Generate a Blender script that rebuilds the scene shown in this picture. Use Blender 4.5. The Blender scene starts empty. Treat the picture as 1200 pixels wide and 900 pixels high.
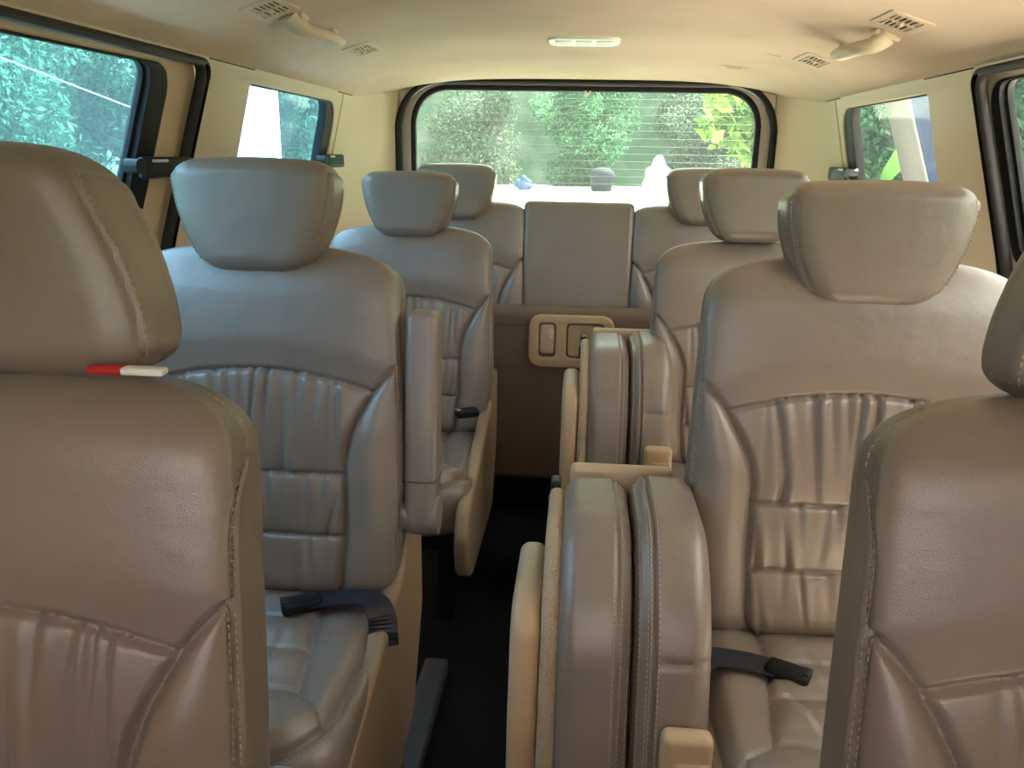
import bpy, bmesh, math, random
import numpy as np
from mathutils import Matrix, Vector

S = bpy.context.scene
COL = S.collection
RNG = np.random.default_rng(7)
CX = -0.01                      # centre line of the van
NZ_ = lambda a: a / np.linalg.norm(a)

# ------------------------------------------------------------------ materials
def mat(name, base, rough=.5, spec=.5, bump=None, noise=None, metal=0, coat=0, sheen=0):
    m = bpy.data.materials.new(name); m.use_nodes = True
    nt = m.node_tree; b = nt.nodes['Principled BSDF']
    b.inputs['Base Color'].default_value = (*base, 1)
    b.inputs['Roughness'].default_value = rough
    b.inputs['Specular IOR Level'].default_value = spec
    b.inputs['Metallic'].default_value = metal
    b.inputs['Coat Weight'].default_value = coat
    b.inputs['Sheen Weight'].default_value = sheen
    tc = nt.nodes.new('ShaderNodeTexCoord')
    if noise:                    # (scale, colour b, low, high)
        sc, c2, lo, hi = noise
        n = nt.nodes.new('ShaderNodeTexNoise'); n.inputs['Scale'].default_value = sc; n.inputs['Detail'].default_value = 4
        r = nt.nodes.new('ShaderNodeValToRGB')
        r.color_ramp.elements[0].position = lo; r.color_ramp.elements[0].color = (*base, 1)
        r.color_ramp.elements[1].position = hi; r.color_ramp.elements[1].color = (*c2, 1)
        nt.links.new(tc.outputs['Object'], n.inputs['Vector'])
        nt.links.new(n.outputs['Fac'], r.inputs['Fac'])
        nt.links.new(r.outputs['Color'], b.inputs['Base Color'])
    if bump:                     # list of (kind, scale, distance)
        prev = None
        for kind, sc, dist in bump:
            n = nt.nodes.new('ShaderNodeTexVoronoi' if kind == 'v' else 'ShaderNodeTexNoise')
            n.inputs['Scale'].default_value = sc
            nt.links.new(tc.outputs['Object'], n.inputs['Vector'])
            bp = nt.nodes.new('ShaderNodeBump'); bp.inputs['Distance'].default_value = dist
            bp.inputs['Strength'].default_value = .6
            nt.links.new(n.outputs['Distance' if kind == 'v' else 'Fac'], bp.inputs['Height'])
            if prev: nt.links.new(prev.outputs['Normal'], bp.inputs['Normal'])
            prev = bp
        nt.links.new(prev.outputs['Normal'], b.inputs['Normal'])
    return m

LEATHER = mat('taupe_leather', (.246, .202, .170), .31, .75,
              bump=[('v', 900, .0003), ('n', 28, .0022)], noise=(7, (.218, .174, .147), .35, .7))
VENTM = mat('vent_plastic', (.62, .48, .36), .6, .3)
THREAD = mat('thread', (.42, .34, .27), .7)
SEAM = mat('dark_seam_thread', (.10, .075, .058), .7)  # dark thread colour for the armrest and flipped-cushion seams
CREAM_SHADE = mat('shaded_cream_plastic', (.34, .24, .155), .45, .45, bump=[('n', 700, .0002)])  # cream plastic with its shade put into a darker colour
CREAM = mat('cream_plastic', (.50, .365, .225), .42, .45, bump=[('n', 700, .0002)])
TRIMP = mat('pillar_plastic', (.70, .575, .415), .55, .4, bump=[('n', 600, .0002)])
DOORP = mat('door_plastic', (.70, .53, .36), .5, .4)
LINER = mat('headliner_cloth', (.70, .545, .42), .95, .1, bump=[('n', 900, .0005)], noise=(3, (.60, .485, .35), .45, .75))
SMUDGE = mat('grey_smudge', (.50, .40, .29), .95, .05)
RUBBER = mat('black_rubber', (.010, .010, .012), .6, .3)
BROWNRUB = mat('seal_rubber', (.022, .018, .018), .6, .4)
BLACKP = mat('black_plastic', (.010, .011, .013), .38, .3)
BELT = mat('belt_webbing', (.010, .014, .026), .38, .6, bump=[('n', 500, .0006)])
CARPET = mat('black_carpet', (.0055, .006, .0075), .95, .15, bump=[('n', 420, .004)], noise=(160, (.0025, .0028, .0035), .4, .7))
FUZZ = mat('fuzzy_backing', (.50, .40, .28), .95, .1, bump=[('n', 240, .006), ('v', 420, .003)])
PANELV = mat('brown_vinyl', (.15, .105, .078), .55, .4, bump=[('n', 300, .0006)])
METAL = mat('steel', (.55, .55, .56), .28, .5, metal=1)
GREYTR = mat('grey_trim', (.42, .36, .33), .6, .3, bump=[('n', 300, .001)])
SLOT = mat('dark_slot', (.035, .025, .018), .9, .1)
RED = mat('red_label', (.50, .015, .02), .5)
WHITE = mat('white_label', (.85, .85, .83), .5)
LAMPW = mat('lamp_lens', (.86, .80, .68), .35, .5)
PAD = mat('worn_pad', (.50, .38, .27), .5, .4, noise=(60, (.62, .56, .48), .5, .62))

def glass(name, tint, haze, hazecol):
    m = bpy.data.materials.new(name); m.use_nodes = True
    nt = m.node_tree; nt.nodes.clear()
    o = nt.nodes.new('ShaderNodeOutputMaterial')
    tr = nt.nodes.new('ShaderNodeBsdfTransparent'); tr.inputs['Color'].default_value = (*tint, 1)
    di = nt.nodes.new('ShaderNodeBsdfTranslucent'); di.inputs['Color'].default_value = (*hazecol, 1)
    gl = nt.nodes.new('ShaderNodeBsdfGlossy'); gl.inputs['Roughness'].default_value = .03
    n = nt.nodes.new('ShaderNodeTexNoise'); n.inputs['Scale'].default_value = 5
    tc = nt.nodes.new('ShaderNodeTexCoord'); nt.links.new(tc.outputs['Object'], n.inputs['Vector'])
    mr = nt.nodes.new('ShaderNodeMapRange'); mr.inputs['To Min'].default_value = haze * .6; mr.inputs['To Max'].default_value = haze * 1.4
    nt.links.new(n.outputs['Fac'], mr.inputs['Value'])
    m1 = nt.nodes.new('ShaderNodeMixShader'); m2 = nt.nodes.new('ShaderNodeMixShader')
    lw = nt.nodes.new('ShaderNodeLayerWeight'); pw = nt.nodes.new('ShaderNodeMath'); pw.operation = 'POWER'; pw.inputs[1].default_value = 5
    fr = nt.nodes.new('ShaderNodeMath'); fr.operation = 'MULTIPLY_ADD'; fr.inputs[1].default_value = .12; fr.inputs[2].default_value = .008
    nt.links.new(lw.outputs['Facing'], pw.inputs[0]); nt.links.new(pw.outputs[0], fr.inputs[0])
    nt.links.new(mr.outputs['Result'], m1.inputs['Fac'])
    nt.links.new(tr.outputs[0], m1.inputs[1]); nt.links.new(di.outputs[0], m1.inputs[2])
    nt.links.new(fr.outputs[0], m2.inputs['Fac'])
    nt.links.new(m1.outputs[0], m2.inputs[1]); nt.links.new(gl.outputs[0], m2.inputs[2])
    nt.links.new(m2.outputs[0], o.inputs['Surface'])
    return m
GL_SIDE = glass('dusty_blue_glass', (.52, .77, .93), .045, (.62, .86, .93))
GL_RIGHT = glass('dusty_green_glass', (.90, .93, .88), .003, (.7, .85, .9))
GL_REAR = glass('dusty_rear_glass', (.80, .92, .85), .008, (.78, .86, .84))

# ------------------------------------------------------------------ tagging / linking
def tag(o, label=None, cat=None, group=None, kind=None):
    if label: o['label'] = label
    if cat: o['category'] = cat
    if group: o['group'] = group
    if kind: o['kind'] = kind
    return o
def empty(name, loc=(0, 0, 0), rz=0, **k):
    o = bpy.data.objects.new(name, None); COL.objects.link(o)
    o.location = loc; o.rotation_euler = (0, 0, rz); o.empty_display_size = .05
    return tag(o, **k)
def link(name, me, m, parent=None, **k):
    me.materials.clear(); me.materials.append(m)
    o = bpy.data.objects.new(name, me); COL.objects.link(o)
    if parent is not None: o.parent = parent
    return tag(o, **k)
def mesh(name, V, F, m, parent=None, smooth=True, normals=None, **k):
    me = bpy.data.meshes.new(name)
    V = np.asarray(V, float); me.from_pydata([tuple(v) for v in V], [], [tuple(int(i) for i in f) for f in F])
    me.update()
    if smooth: me.polygons.foreach_set('use_smooth', [True] * len(me.polygons))
    if normals is not None: me.normals_split_custom_set_from_vertices([tuple(n) for n in normals])
    return link(name, me, m, parent, **k)
def struct(name, V, F, m, **k):
    return mesh(name, V, F, m, kind='structure', **k)
def kids(o): return [c for c in COL.objects if c.parent == o]
def copy_tree(o, parent=None):
    c = o.copy(); COL.objects.link(c); c.parent = parent
    for ch in kids(o): copy_tree(ch, c)
    return c

# ------------------------------------------------------------------ small mesh builder
class MB:
    def __init__(s): s.V = []; s.F = []
    def add(s, V, F):
        b = len(s.V); s.V += [tuple(v) for v in V]; s.F += [tuple(i + b for i in f) for f in F]; return s
    def box(s, c, d, bev=.0, seg=3, rot=None):
        bm = bmesh.new(); bmesh.ops.create_cube(bm, size=1)
        for v in bm.verts: v.co = Vector((v.co.x * d[0], v.co.y * d[1], v.co.z * d[2]))
        if bev: bmesh.ops.bevel(bm, geom=bm.edges[:], offset=min(bev, min(d) * .49), segments=seg, affect='EDGES', profile=.5)
        bm.verts.index_update(); M = rot if rot is not None else Matrix()
        V = [(M @ v.co) + Vector(c) for v in bm.verts]; F = [[v.index for v in f.verts] for f in bm.faces]
        bm.free(); return s.add(V, F)
    def tube(s, pts, r, n=10, closed=False, caps=True, flat=None, up=None):
        pts = [Vector(p) for p in pts]; N = len(pts)
        rr = r if hasattr(r, '__len__') else [r] * N
        V = []; F = []; prev = None
        for i, p in enumerate(pts):
            a = pts[(i - 1) % N] if (closed or i) else p
            b = pts[(i + 1) % N] if (closed or i < N - 1) else p
            t = (b - a).normalized()
            if prev is None:
                u = Vector(up) if up else (Vector((0, 0, 1)) if abs(t.z) < .9 else Vector((1, 0, 0)))
            else: u = prev
            u = (u - t * u.dot(t)).normalized(); w = t.cross(u); prev = u
            fx = flat if flat else 1
            for k in range(n):
                an = 2 * math.pi * k / n
                V.append(p + u * (math.cos(an) * rr[i]) + w * (math.sin(an) * rr[i] * fx))
        for i in range(N if closed else N - 1):
            for k in range(n):
                j = (i + 1) % N
                F.append((i * n + k, i * n + (k + 1) % n, j * n + (k + 1) % n, j * n + k))
        if caps and not closed:
            F.append(tuple(range(n))[::-1]); F.append(tuple((N - 1) * n + k for k in range(n)))
        return s.add(V, F)
    def build(s, name, m, parent=None, smooth=True, **k):
        o = mesh(name, s.V, s.F, m, parent, smooth, **k)
        if smooth:
            me = o.data
            try: me.set_sharp_from_angle(angle=math.radians(50))
            except Exception: pass
        return o

def arc_pts(pts, n=8):
    """Catmull-Rom through the points."""
    P = [np.array(p, float) for p in pts]; P = [2 * P[0] - P[1]] + P + [2 * P[-1] - P[-2]]; out = []
    for i in range(1, len(P) - 2):
        for t in np.linspace(0, 1, n, endpoint=False):
            a, b, c, d = P[i - 1], P[i], P[i + 1], P[i + 2]
            out.append(.5 * (2 * b + (c - a) * t + (2 * a - 5 * b + 4 * c - d) * t * t + (3 * b - a - 3 * c + d) * t ** 3))
    out.append(P[-2]); return out

def fillet(pts, r, n=7):
    P = [np.array(p, float) for p in pts]; out = []; N = len(P)
    rr = r if hasattr(r, '__len__') else [r] * N
    for i in range(N):
        a, b, c = P[i - 1], P[i], P[(i + 1) % N]
        if rr[i] <= 0: out.append(b); continue
        u = NZ_(a - b); v = NZ_(c - b); th = math.acos(max(-1, min(1, float(u @ v))))
        d = min(rr[i] / math.tan(th / 2), .49 * np.linalg.norm(a - b), .49 * np.linalg.norm(c - b))
        p0, p1 = b + u * d, b + v * d
        for t in np.linspace(0, 1, n): out.append((1 - t) ** 2 * p0 + 2 * t * (1 - t) * (b * .8 + (p0 + p1) * .1) + t * t * p1)
    return out

def plate(outer, holes=(), th=.02, bev=0., res=2):
    """2-D outline with holes -> solid plate; vertices (u, v, w), w in [-th/2, th/2]."""
    cu = bpy.data.curves.new('outline', 'CURVE'); cu.dimensions = '2D'; cu.fill_mode = 'BOTH'
    for loop in [outer] + list(holes):
        sp = cu.splines.new('POLY'); sp.points.add(len(loop) - 1); sp.use_cyclic_u = True
        for p, q in zip(sp.points, loop): p.co = (q[0], q[1], 0, 1)
    cu.extrude = max(th / 2 - bev, 0); cu.bevel_depth = bev; cu.bevel_resolution = res; cu.offset = -bev
    o = bpy.data.objects.new('outline', cu); COL.objects.link(o)
    dg = bpy.context.evaluated_depsgraph_get(); dg.update()
    me = bpy.data.meshes.new_from_object(o.evaluated_get(dg))
    V = np.zeros(len(me.vertices) * 3); me.vertices.foreach_get('co', V)
    F = [tuple(p.vertices) for p in me.polygons]
    bpy.data.objects.remove(o); bpy.data.curves.remove(cu); bpy.data.meshes.remove(me)
    return V.reshape(-1, 3), F
def weld_obj(o, ang=40):
    bm = bmesh.new(); bm.from_mesh(o.data); bmesh.ops.remove_doubles(bm, verts=bm.verts[:], dist=1e-5)
    bmesh.ops.recalc_face_normals(bm, faces=bm.faces[:]); bm.to_mesh(o.data); bm.free()
    try: o.data.set_sharp_from_angle(angle=math.radians(ang))
    except Exception: pass
    return o

# ------------------------------------------------------------------ upholstery: dense lofts with seams
def sm(e0, e1, x):
    t = np.clip((x - e0) / (e1 - e0), 0, 1); return t * t * (3 - 2 * t)
def loft(zs, a, bf, bb, yc, n, NS, xc=None, n2=None):
    """rings of superellipse sections, seam column at the back; (nz, NS, 3)"""
    th = np.linspace(math.pi / 2, math.pi / 2 + 2 * math.pi, 721)
    P = np.zeros((len(zs), NS, 3))
    for i in range(len(zs)):
        c, s = np.cos(th), np.sin(th); e = 2 / (n if n2 is None else n2[i])
        x = a[i] * np.sign(c) * np.abs(c) ** e
        y = np.where(s < 0, bf[i], bb[i]) * np.sign(s) * np.abs(s) ** e + yc[i]
        L = np.concatenate([[0], np.cumsum(np.hypot(np.diff(x), np.diff(y)))])
        # more columns on the front half
        q = np.linspace(0, 1, NS, endpoint=False)
        t = q * L[-1]
        P[i, :, 0] = np.interp(t, L, x) + (0 if xc is None else xc[i]); P[i, :, 1] = np.interp(t, L, y); P[i, :, 2] = zs[i]
    return P
def gridnormals(P):
    du = np.roll(P, -1, 1) - np.roll(P, 1, 1); dv = np.gradient(P, axis=0)
    n = np.cross(du, dv); l = np.linalg.norm(n, axis=2, keepdims=True); return n / np.maximum(l, 1e-12)
def snap(P, f, iters=1):
    """slide grid vertices onto the zero line of each scalar field"""
    nz, ns, _ = P.shape
    for k in range(len(f)):
        g = f[k]
        for ax in (1, 0):
            g1 = np.roll(g, -1, ax); P1 = np.roll(P, -1, ax)
            cross = (g * g1 < 0)
            if ax == 0: cross[-1, :] = False
            t = g / (g - g1 + 1e-15)
            lo = cross & (t < .5); hi = cross & (t >= .5)
            tgt = P + t[..., None] * (P1 - P)
            newP = P.copy(); newg = g.copy()
            newP[lo] = tgt[lo]; newg[lo] = 0
            hiN = np.roll(hi, 1, ax); tN = np.roll(tgt, 1, ax)
            newP[hiN] = tN[hiN]; newg[hiN] = 0
            P, g = newP, newg
        f[k] = g
    return P, f
def grid_mesh_parts(P, nrm, region, names, cap=True):
    """split the grid into {name: (V, F, N)} by per-face region id"""
    nz, ns, _ = P.shape
    idx = np.arange(nz * ns).reshape(nz, ns)
    A = idx[:-1]; B = np.roll(idx, -1, 1)[:-1]; C = np.roll(idx, -1, 1)[1:]; D = idx[1:]
    Fq = np.stack([A, B, C, D], -1).reshape(-1, 4); R = region.reshape(-1)
    VV = P.reshape(-1, 3); NN = nrm.reshape(-1, 3); out = {}
    for rid, nm in names.items():
        f = Fq[R == rid]
        fl = [tuple(q) for q in f]
        if nm == names[0] and cap: fl += [tuple(idx[0][::-1]), tuple(idx[-1])]
        if not fl: continue
        used = np.unique(np.concatenate([np.array(q) for q in fl])); re = -np.ones(len(VV), int); re[used] = np.arange(len(used))
        out[nm] = (VV[used], [tuple(re[list(q)]) for q in fl], NN[used])
    return out
def facemean(g):
    return .25 * (g[:-1] + g[1:] + np.roll(g, -1, 1)[:-1] + np.roll(g, -1, 1)[1:])
def groove(f, w, d): return -d * np.exp(-(f / w) ** 2)

def creases(x, z, ztop, zbot, half, seed, K, amp, slant=.12):
    """gathered-leather folds between two cross seams"""
    r = np.random.default_rng(seed); o = np.zeros_like(x)
    hgt = max(ztop - zbot, .01)
    for k in range(K):
        x0 = (-1 + 2 * (k + .5 + r.uniform(-.35, .35)) / K) * half
        sl = r.uniform(-slant, slant) - .10 * x0 / half; cv = r.uniform(-.25, .25)
        t = np.clip((ztop - z) / hgt, 0, 1)
        xl = x0 + sl * hgt * t + cv * hgt * t * t * .4
        w = r.uniform(.004, .008); ln = r.uniform(.35, 1.0); a = amp * r.uniform(.4, 1.1)
        up = r.random() < .75
        fade = (np.exp(-(t / ln) ** 2 * 1.6) if up else np.exp(-((1 - t) / ln) ** 2 * 1.6))
        o -= a * fade * np.exp(-((x - xl) / w) ** 2)
        o += .75 * a * fade * np.exp(-((x - xl - 1.9 * w) / (1.5 * w)) ** 2)
    return o

def add_stitches(parts, P0, P2, N, fs, rows, offs, yc, step=.0072, ln=.0045):
    for nm, sgn in (('stitching', -1), ('stitching_b', 1)):
        st = MB()
        for off in offs:
            pts = []; nrs = []
            for i in rows:
                row = np.where((np.sign(P0[i, :, 0]) == sgn) & (P0[i, :, 1] < yc[i] + .004))[0]
                if len(row) < 4: continue
                row = row[np.argsort(sgn * P0[i, row, 0] + 2 * P0[i, row, 1])]
                q = P2[i, row]; L = np.concatenate([[0], np.cumsum(np.linalg.norm(np.diff(q, axis=0), axis=1))])
                j = int(np.argmin(np.abs(fs[i, row]))); t = L[j] + off
                if t > L[-1] or t < 0: continue
                pts.append([np.interp(t, L, q[:, c]) for c in range(3)]); nrs.append([np.interp(t, L, N[i, row, c]) for c in range(3)])
            pts = np.array(pts); nrs = np.array(nrs)
            if len(pts) < 12: continue
            for c in range(3): pts[4:-4, c] = np.convolve(pts[:, c], np.ones(9) / 9, 'valid')
            L = np.concatenate([[0], np.cumsum(np.linalg.norm(np.diff(pts, axis=0), axis=1))])
            for s0 in np.arange(.005, L[-1] - .006, step):
                p = [np.array([np.interp(v_, L, pts[:, c]) for c in range(3)]) for v_ in (s0, s0 + ln)]
                nv = np.array([np.interp(s0, L, nrs[:, c]) for c in range(3)])
                st.tube([p[0] + nv * .0004, (p[0] + p[1]) / 2 + nv * .0013, p[1] + nv * .0004], .0008, 5)
        if st.V: parts[nm] = (np.array(st.V), st.F, None)

def make_backrest(W=.475, H=.585, D=.118, NS=470, NR=250, seed=3, pleats=True, amp=.0066, sh=.088):
    zs = np.concatenate([.045 * (1 - np.cos(np.linspace(0, math.pi / 2, 14)))[:-1], np.linspace(.045, H - sh, NR)[:-1],
                         H - sh + sh * np.sin(np.linspace(0, math.pi / 2 * .985, 46))])
    q = np.clip((zs - (H - sh)) / sh, 0, 1); qb = np.clip((.045 - zs) / .045, 0, 1)
    w0 = W / 2 * (1.0 - .055 * sm(.25 * H, H, zs) - .03 * sm(.25 * H, 0, zs))
    a = w0 * (1 - q ** 3.2) ** (1 / 2.8) * (1 - .10 * qb ** 2)
    b = D / 2 * (1 - q ** 2.6) ** (1 / 2.0) * (1 - .55 * qb ** 2.2)
    n2 = 5.2 - 2.0 * q
    yc = D / 2 + .012 * (q ** 2)
    P = loft(zs, np.maximum(a, .004), np.maximum(b, .003), np.maximum(b, .003), yc, 5, NS, n2=n2)
    P0 = P.copy(); x, y, z = P[..., 0], P[..., 1], P[..., 2]
    ax = np.abs(x); nn = gridnormals(P)
    front = (y < yc[:, None] - .0 * D)
    fm = sm(-.05, .55, -nn[..., 1])                                # front facing
    aw = (np.maximum(a, .004) * .984)[:, None] * np.ones_like(x)
    zb, z1 = .68 * H, .40 * H; wb = .072
    tt = np.clip((z - z1) / (zb - z1), 0, 1)
    xb = aw - wb * (1 - tt ** 2.2) - .012 * sm(.1, .4, 1 - z / zb) 
    fs = y - (yc - .60 * b)[:, None] - .35 * np.clip((z - (H - .17)) / .17, 0, 1) ** 4     # side seam: <0 on the front panel
    slope = np.hypot(1, 1.7 * wb / (zb - z1) * tt ** .7)
    fb = np.where((z < zb) & front, (ax - xb) / slope, -.03)            # >0 in the bolster
    zy = .660 * H - .85 * x * x
    fy = (z - zy)                                                        # >0 above the yoke seam
    zc1, zc2 = .375 * H, .20 * H
    central = sm(0, .004, -fb) * (fs < 0) * front
    P, (fs, fb, fy) = snap(P, [fs, fb, fy])
    x, y, z = P[..., 0], P[..., 1], P[..., 2]; ax = np.abs(x)
    d = np.zeros_like(x)
    d += groove(fs, .0046, .0062) * front
    d += groove(fs + .0, .016, -.0022) * front                           # soft welt either side of the seam
    onb = (fs < .002) & (z < zb + .004) & front
    d += np.where(onb, groove(fb, .0048, .0062), 0)
    tb = np.clip((ax - xb) / np.maximum(aw - xb, .006), 0, 1)
    d += np.where(onb & (fb > 0), .017 * np.sin(math.pi * tb) * sm(0, .05, z) * np.clip((aw - xb) / wb, 0, 1), 0) * fm
    cen = (fb <= 0) & (fs < 0) & front
    d += np.where(cen, groove(fy, .0045, .0058), 0)
    below = cen & (fy <= 0)
    for zc in (zc1, zc2): d += np.where(below, groove(z - zc, .0042, .005), 0)
    pf = np.where(below, 1., 0.) * sm(0, .012, -fb)
    def puff(zt, zbm, h):
        t = np.clip((zt - z) / (zt - zbm), 0, 1); inside = (z <= zt) & (z >= zbm)
        return np.where(inside, h * (4 * t * (1 - t)) ** .6, 0)
    d += pf * (puff(zy, zc1, .006) + puff(np.full_like(z, zc1), zc2, .007) + puff(np.full_like(z, zc2), .0, .006))
    if pleats:
        hw = W / 2 - .085
        for (zt, zl, K, sd, am) in ((zy, zc1, 13, 1, 1.0), (np.full_like(z, zc1), zc2, 10, 2, .75), (np.full_like(z, zc2), 0., 8, 3, .55)):
            ins = (z <= zt) & (z > zl)
            d += pf * np.where(ins, creases(x, z, np.mean(zt) if sd == 1 else zt[0, 0], zl, hw, seed * 10 + sd, K, amp * am), 0)
    # upper panel: soft pillow
    d += np.where(cen & (fy > 0), .006 * sm(0, .06, fy), 0) * fm
    P2 = P + gridnormals(P0) * d[..., None]
    N = gridnormals(P2)
    mfs, mfb, mfy = facemean(fs), facemean(fb), facemean(fy); fz = facemean(z); ff = facemean(front.astype(float)) > .4
    frontp = (mfs < 0)
    reg = np.zeros(mfs.shape, int)
    reg[frontp & (mfy > 0)] = 1
    reg[frontp & (mfy <= 0) & ff] = 2
    xm = facemean(x)
    bol = frontp & (mfb > 0) & ff
    reg[bol & (xm < 0)] = 3; reg[bol & (xm >= 0)] = 4
    parts = grid_mesh_parts(P2, N, reg, {0: 'backrest', 1: 'upper_panel', 2: 'pleated_panel', 3: 'bolster', 4: 'bolster_b'})
    add_stitches(parts, P0, P2, N, fs, range(6, len(zs) - 18), (-.0055, .0055), yc)
    return parts

def make_headrest(h=.174, at=.130, ab=.077, D=.100, NS=200, ex=2.5, arch=.007, front=False):
    N1 = 70
    t = np.linspace(0, 1, N1); zs = h * t
    zs = np.concatenate([h * .0 + .03 * (1 - np.cos(np.linspace(0, math.pi / 2, 14)))[:-1], np.linspace(.03, h - .028, 44)[:-1], h - .028 + .028 * np.sin(np.linspace(0, math.pi / 2 * .98, 20))])
    t = zs / h
    w = ab + (at - ab) * (1 - (1 - t) ** ex)
    if front: w = np.interp(t, [0, .12, .3, .6, 1], [.154, .163, .160, .143, .108]); w = np.convolve(np.pad(w, 6, 'edge'), np.ones(13) / 13, 'valid')
    qt = np.clip((zs - (h - .028)) / .028, 0, 1); qb = np.clip((.03 - zs) / .03, 0, 1)
    a = w * (1 - .16 * qt ** 2.6) * (1 - .22 * qb ** 2.4)
    a = np.maximum(a, .004); 
    bf = D * .42 * (1 - qt ** 2.8) ** .5 * (1 - qb ** 2.6) ** .5 + .003
    bb = D * .58 * (1 - qt ** 2.4) ** .5 * (1 - qb ** 2.2) ** .5 * (.45 + .55 * t) + .003
    n2 = np.full(len(zs), 5.6)
    yc = D * .42 + .010 * (1 - t)
    P = loft(zs, a, bf, bb, yc, 4.6, NS, n2=n2)
    P0 = P.copy(); x, y, z = P[..., 0], P[..., 1], P[..., 2]
    # the top edge arches gently and the front face is slightly dished
    aseam = np.interp(z, zs, w) - .007
    yb = D * .42 + .022
    fs = np.where(y < yb, np.abs(x) - aseam, .02)
    fs = np.where((y >= yb) & (z > h * .8), np.abs(x) - aseam, fs)
    P, (fs,) = snap(P, [fs])
    x, y, z = P[..., 0], P[..., 1], P[..., 2]
    nn = gridnormals(P0)
    d = groove(fs, .0032, .003) + np.where(fs < 0, .0035 * sm(0, .03, -fs), .002 * sm(0, .02, fs))
    P2 = P + nn * d[..., None]
    P2[..., 2] += -arch * (x / at) ** 2 * sm(.35, 1, z / h)
    Nn = gridnormals(P2)
    reg = np.where(facemean(fs) < 0, 1, 0)
    parts = grid_mesh_parts(P2, Nn, reg, {0: 'headrest', 1: 'face_panel'})
    add_stitches(parts, P0, P2, Nn, fs, range(8, len(zs) - 10), (.0055,), yc, .0065, .004)
    return parts

def make_cushion(W=.475, Lc=.47, T=.15, NS=300, NR=110):
    """built standing like a backrest, then laid down: z -> -y (forward), -y -> +z (up)"""
    zs = np.concatenate([.03 * (1 - np.cos(np.linspace(0, math.pi / 2, 8)))[:-1], np.linspace(.03, Lc - .12, NR)[:-1],
                         Lc - .12 + .12 * np.sin(np.linspace(0, math.pi / 2 * .985, 40))])
    q = np.clip((zs - (Lc - .12)) / .12, 0, 1); qb = np.clip((.03 - zs) / .03, 0, 1)
    a = W / 2 * (1 - q ** 3.2) ** (1 / 2.4) * (1 - .08 * qb ** 2) * (1 - .06 * sm(.25, 0, zs))
    b = T / 2 * (1 - q ** 3.0) ** (1 / 2.2) * (1 - .3 * qb ** 2)
    n2 = 4.4 - 1.2 * q
    yc = T / 2 + .0 * zs
    P = loft(zs, np.maximum(a, .004), np.maximum(b, .003), np.maximum(b, .003), yc, 5, NS, n2=n2)
    P0 = P.copy(); x, y, z = P[..., 0], P[..., 1], P[..., 2]; ax = np.abs(x)
    nn = gridnormals(P); up = y < yc[:, None]
    fm = sm(-.05, .5, -nn[..., 1])
    # outer seam runs round the rim
    rim = 1.0 * np.hypot(np.maximum(0, ax - (W / 2 - .14)), np.maximum(0, z - (Lc - .14))) - .122
    fs = np.where(up, rim, .02)
    fp = np.maximum(ax - (.125 + .03 * sm(.10, .34, z)), z - .31)        # <0 on the middle panel
    fw = np.where(fp > 0, (ax - .155 - .9 * (z - .31)) , .05)            # >0 on the side wings
    P, (fs, fp, fw) = snap(P, [fs, fp, fw])
    x, y, z = P[..., 0], P[..., 1], P[..., 2]; ax = np.abs(x)
    inn = up & (fs < 0)
    d = groove(fs, .005, .007) * up
    d += np.where(inn, groove(fp, .005, .006), 0)
    d += np.where(inn & (fp > 0) & (z > .26), groove(fw, .0042, .004), 0)
    d += np.where(inn & (fp > 0), .014 * sm(0, .05, fp) * sm(0, .03, -fs), 0)
    mid = inn & (fp <= 0)
    for zc in (.13, .21): d += np.where(mid, groove(z - zc, .0042, .004), 0)
    d += np.where(mid, .006 * sm(0, .03, -fp) + .004 * np.cos((z - .09) / .08 * 2 * math.pi) * sm(0, .03, -fp), 0)
    d += np.where(mid, creases(x, z, .31, .02, .12, 77, 9, .0022, .4) * sm(0, .02, -fp), 0)
    P2 = P + nn * d[..., None] * np.where(up, fm, 1)[..., None]
    P2[..., 1] -= np.where(up, .018 * sm(.2, Lc, z), 0)                  # front edge lifts
    # lay down
    Q = np.stack([-P2[..., 0], -P2[..., 2], -P2[..., 1]], -1)
    N = gridnormals(Q)
    mfs, mfp, mfw = facemean(fs), facemean(fp), facemean(fw); ff = facemean(up.astype(float)) > .4; xm = -facemean(x)
    reg = np.zeros(mfs.shape, int); top = (mfs < 0) & ff
    reg[top & (mfp <= 0)] = 1
    reg[top & (mfp > 0)] = 2
    wing = top & (mfp > 0) & (mfw > 0)
    reg[wing & (xm < 0)] = 3; reg[wing & (xm >= 0)] = 4
    parts = grid_mesh_parts(Q, N, reg, {0: 'cushion', 1: 'centre_panel', 2: 'front_roll', 3: 'wing', 4: 'wing_b'})
    for nm, sgn in (('stitching', -1), ('stitching_b', 1)):
        pts = []; nr = []
        for i in range(6, len(zs) - 8):
            row = np.where(up[i] & (np.sign(P0[i, :, 0]) == sgn))[0]
            if len(row) < 3: continue
            j = row[np.argmin(np.abs(rim[i, row] - .0065))]
            if abs(rim[i, j] - .0065) > .006: continue
            pts.append(Q[i, j]); nr.append(N[i, j])
        pts = np.array(pts); nr = np.array(nr)
        for c in range(3): pts[3:-3, c] = np.convolve(pts[:, c], np.ones(7) / 7, 'valid')
        L = np.concatenate([[0], np.cumsum(np.linalg.norm(np.diff(pts, axis=0), axis=1))]); st = MB()
        for s0 in np.arange(.003, L[-1] - .005, .007):
            p = [np.array([np.interp(v_, L, pts[:, c]) for c in range(3)]) for v_ in (s0, s0 + .0045)]
            nv = np.array([np.interp(s0, L, nr[:, c]) for c in range(3)])
            st.tube([p[0] + nv * .0004, (p[0] + p[1]) / 2 + nv * .0013, p[1] + nv * .0004], .0008, 5)
        parts[nm] = (np.array(st.V), st.F, None)
    return parts

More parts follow.
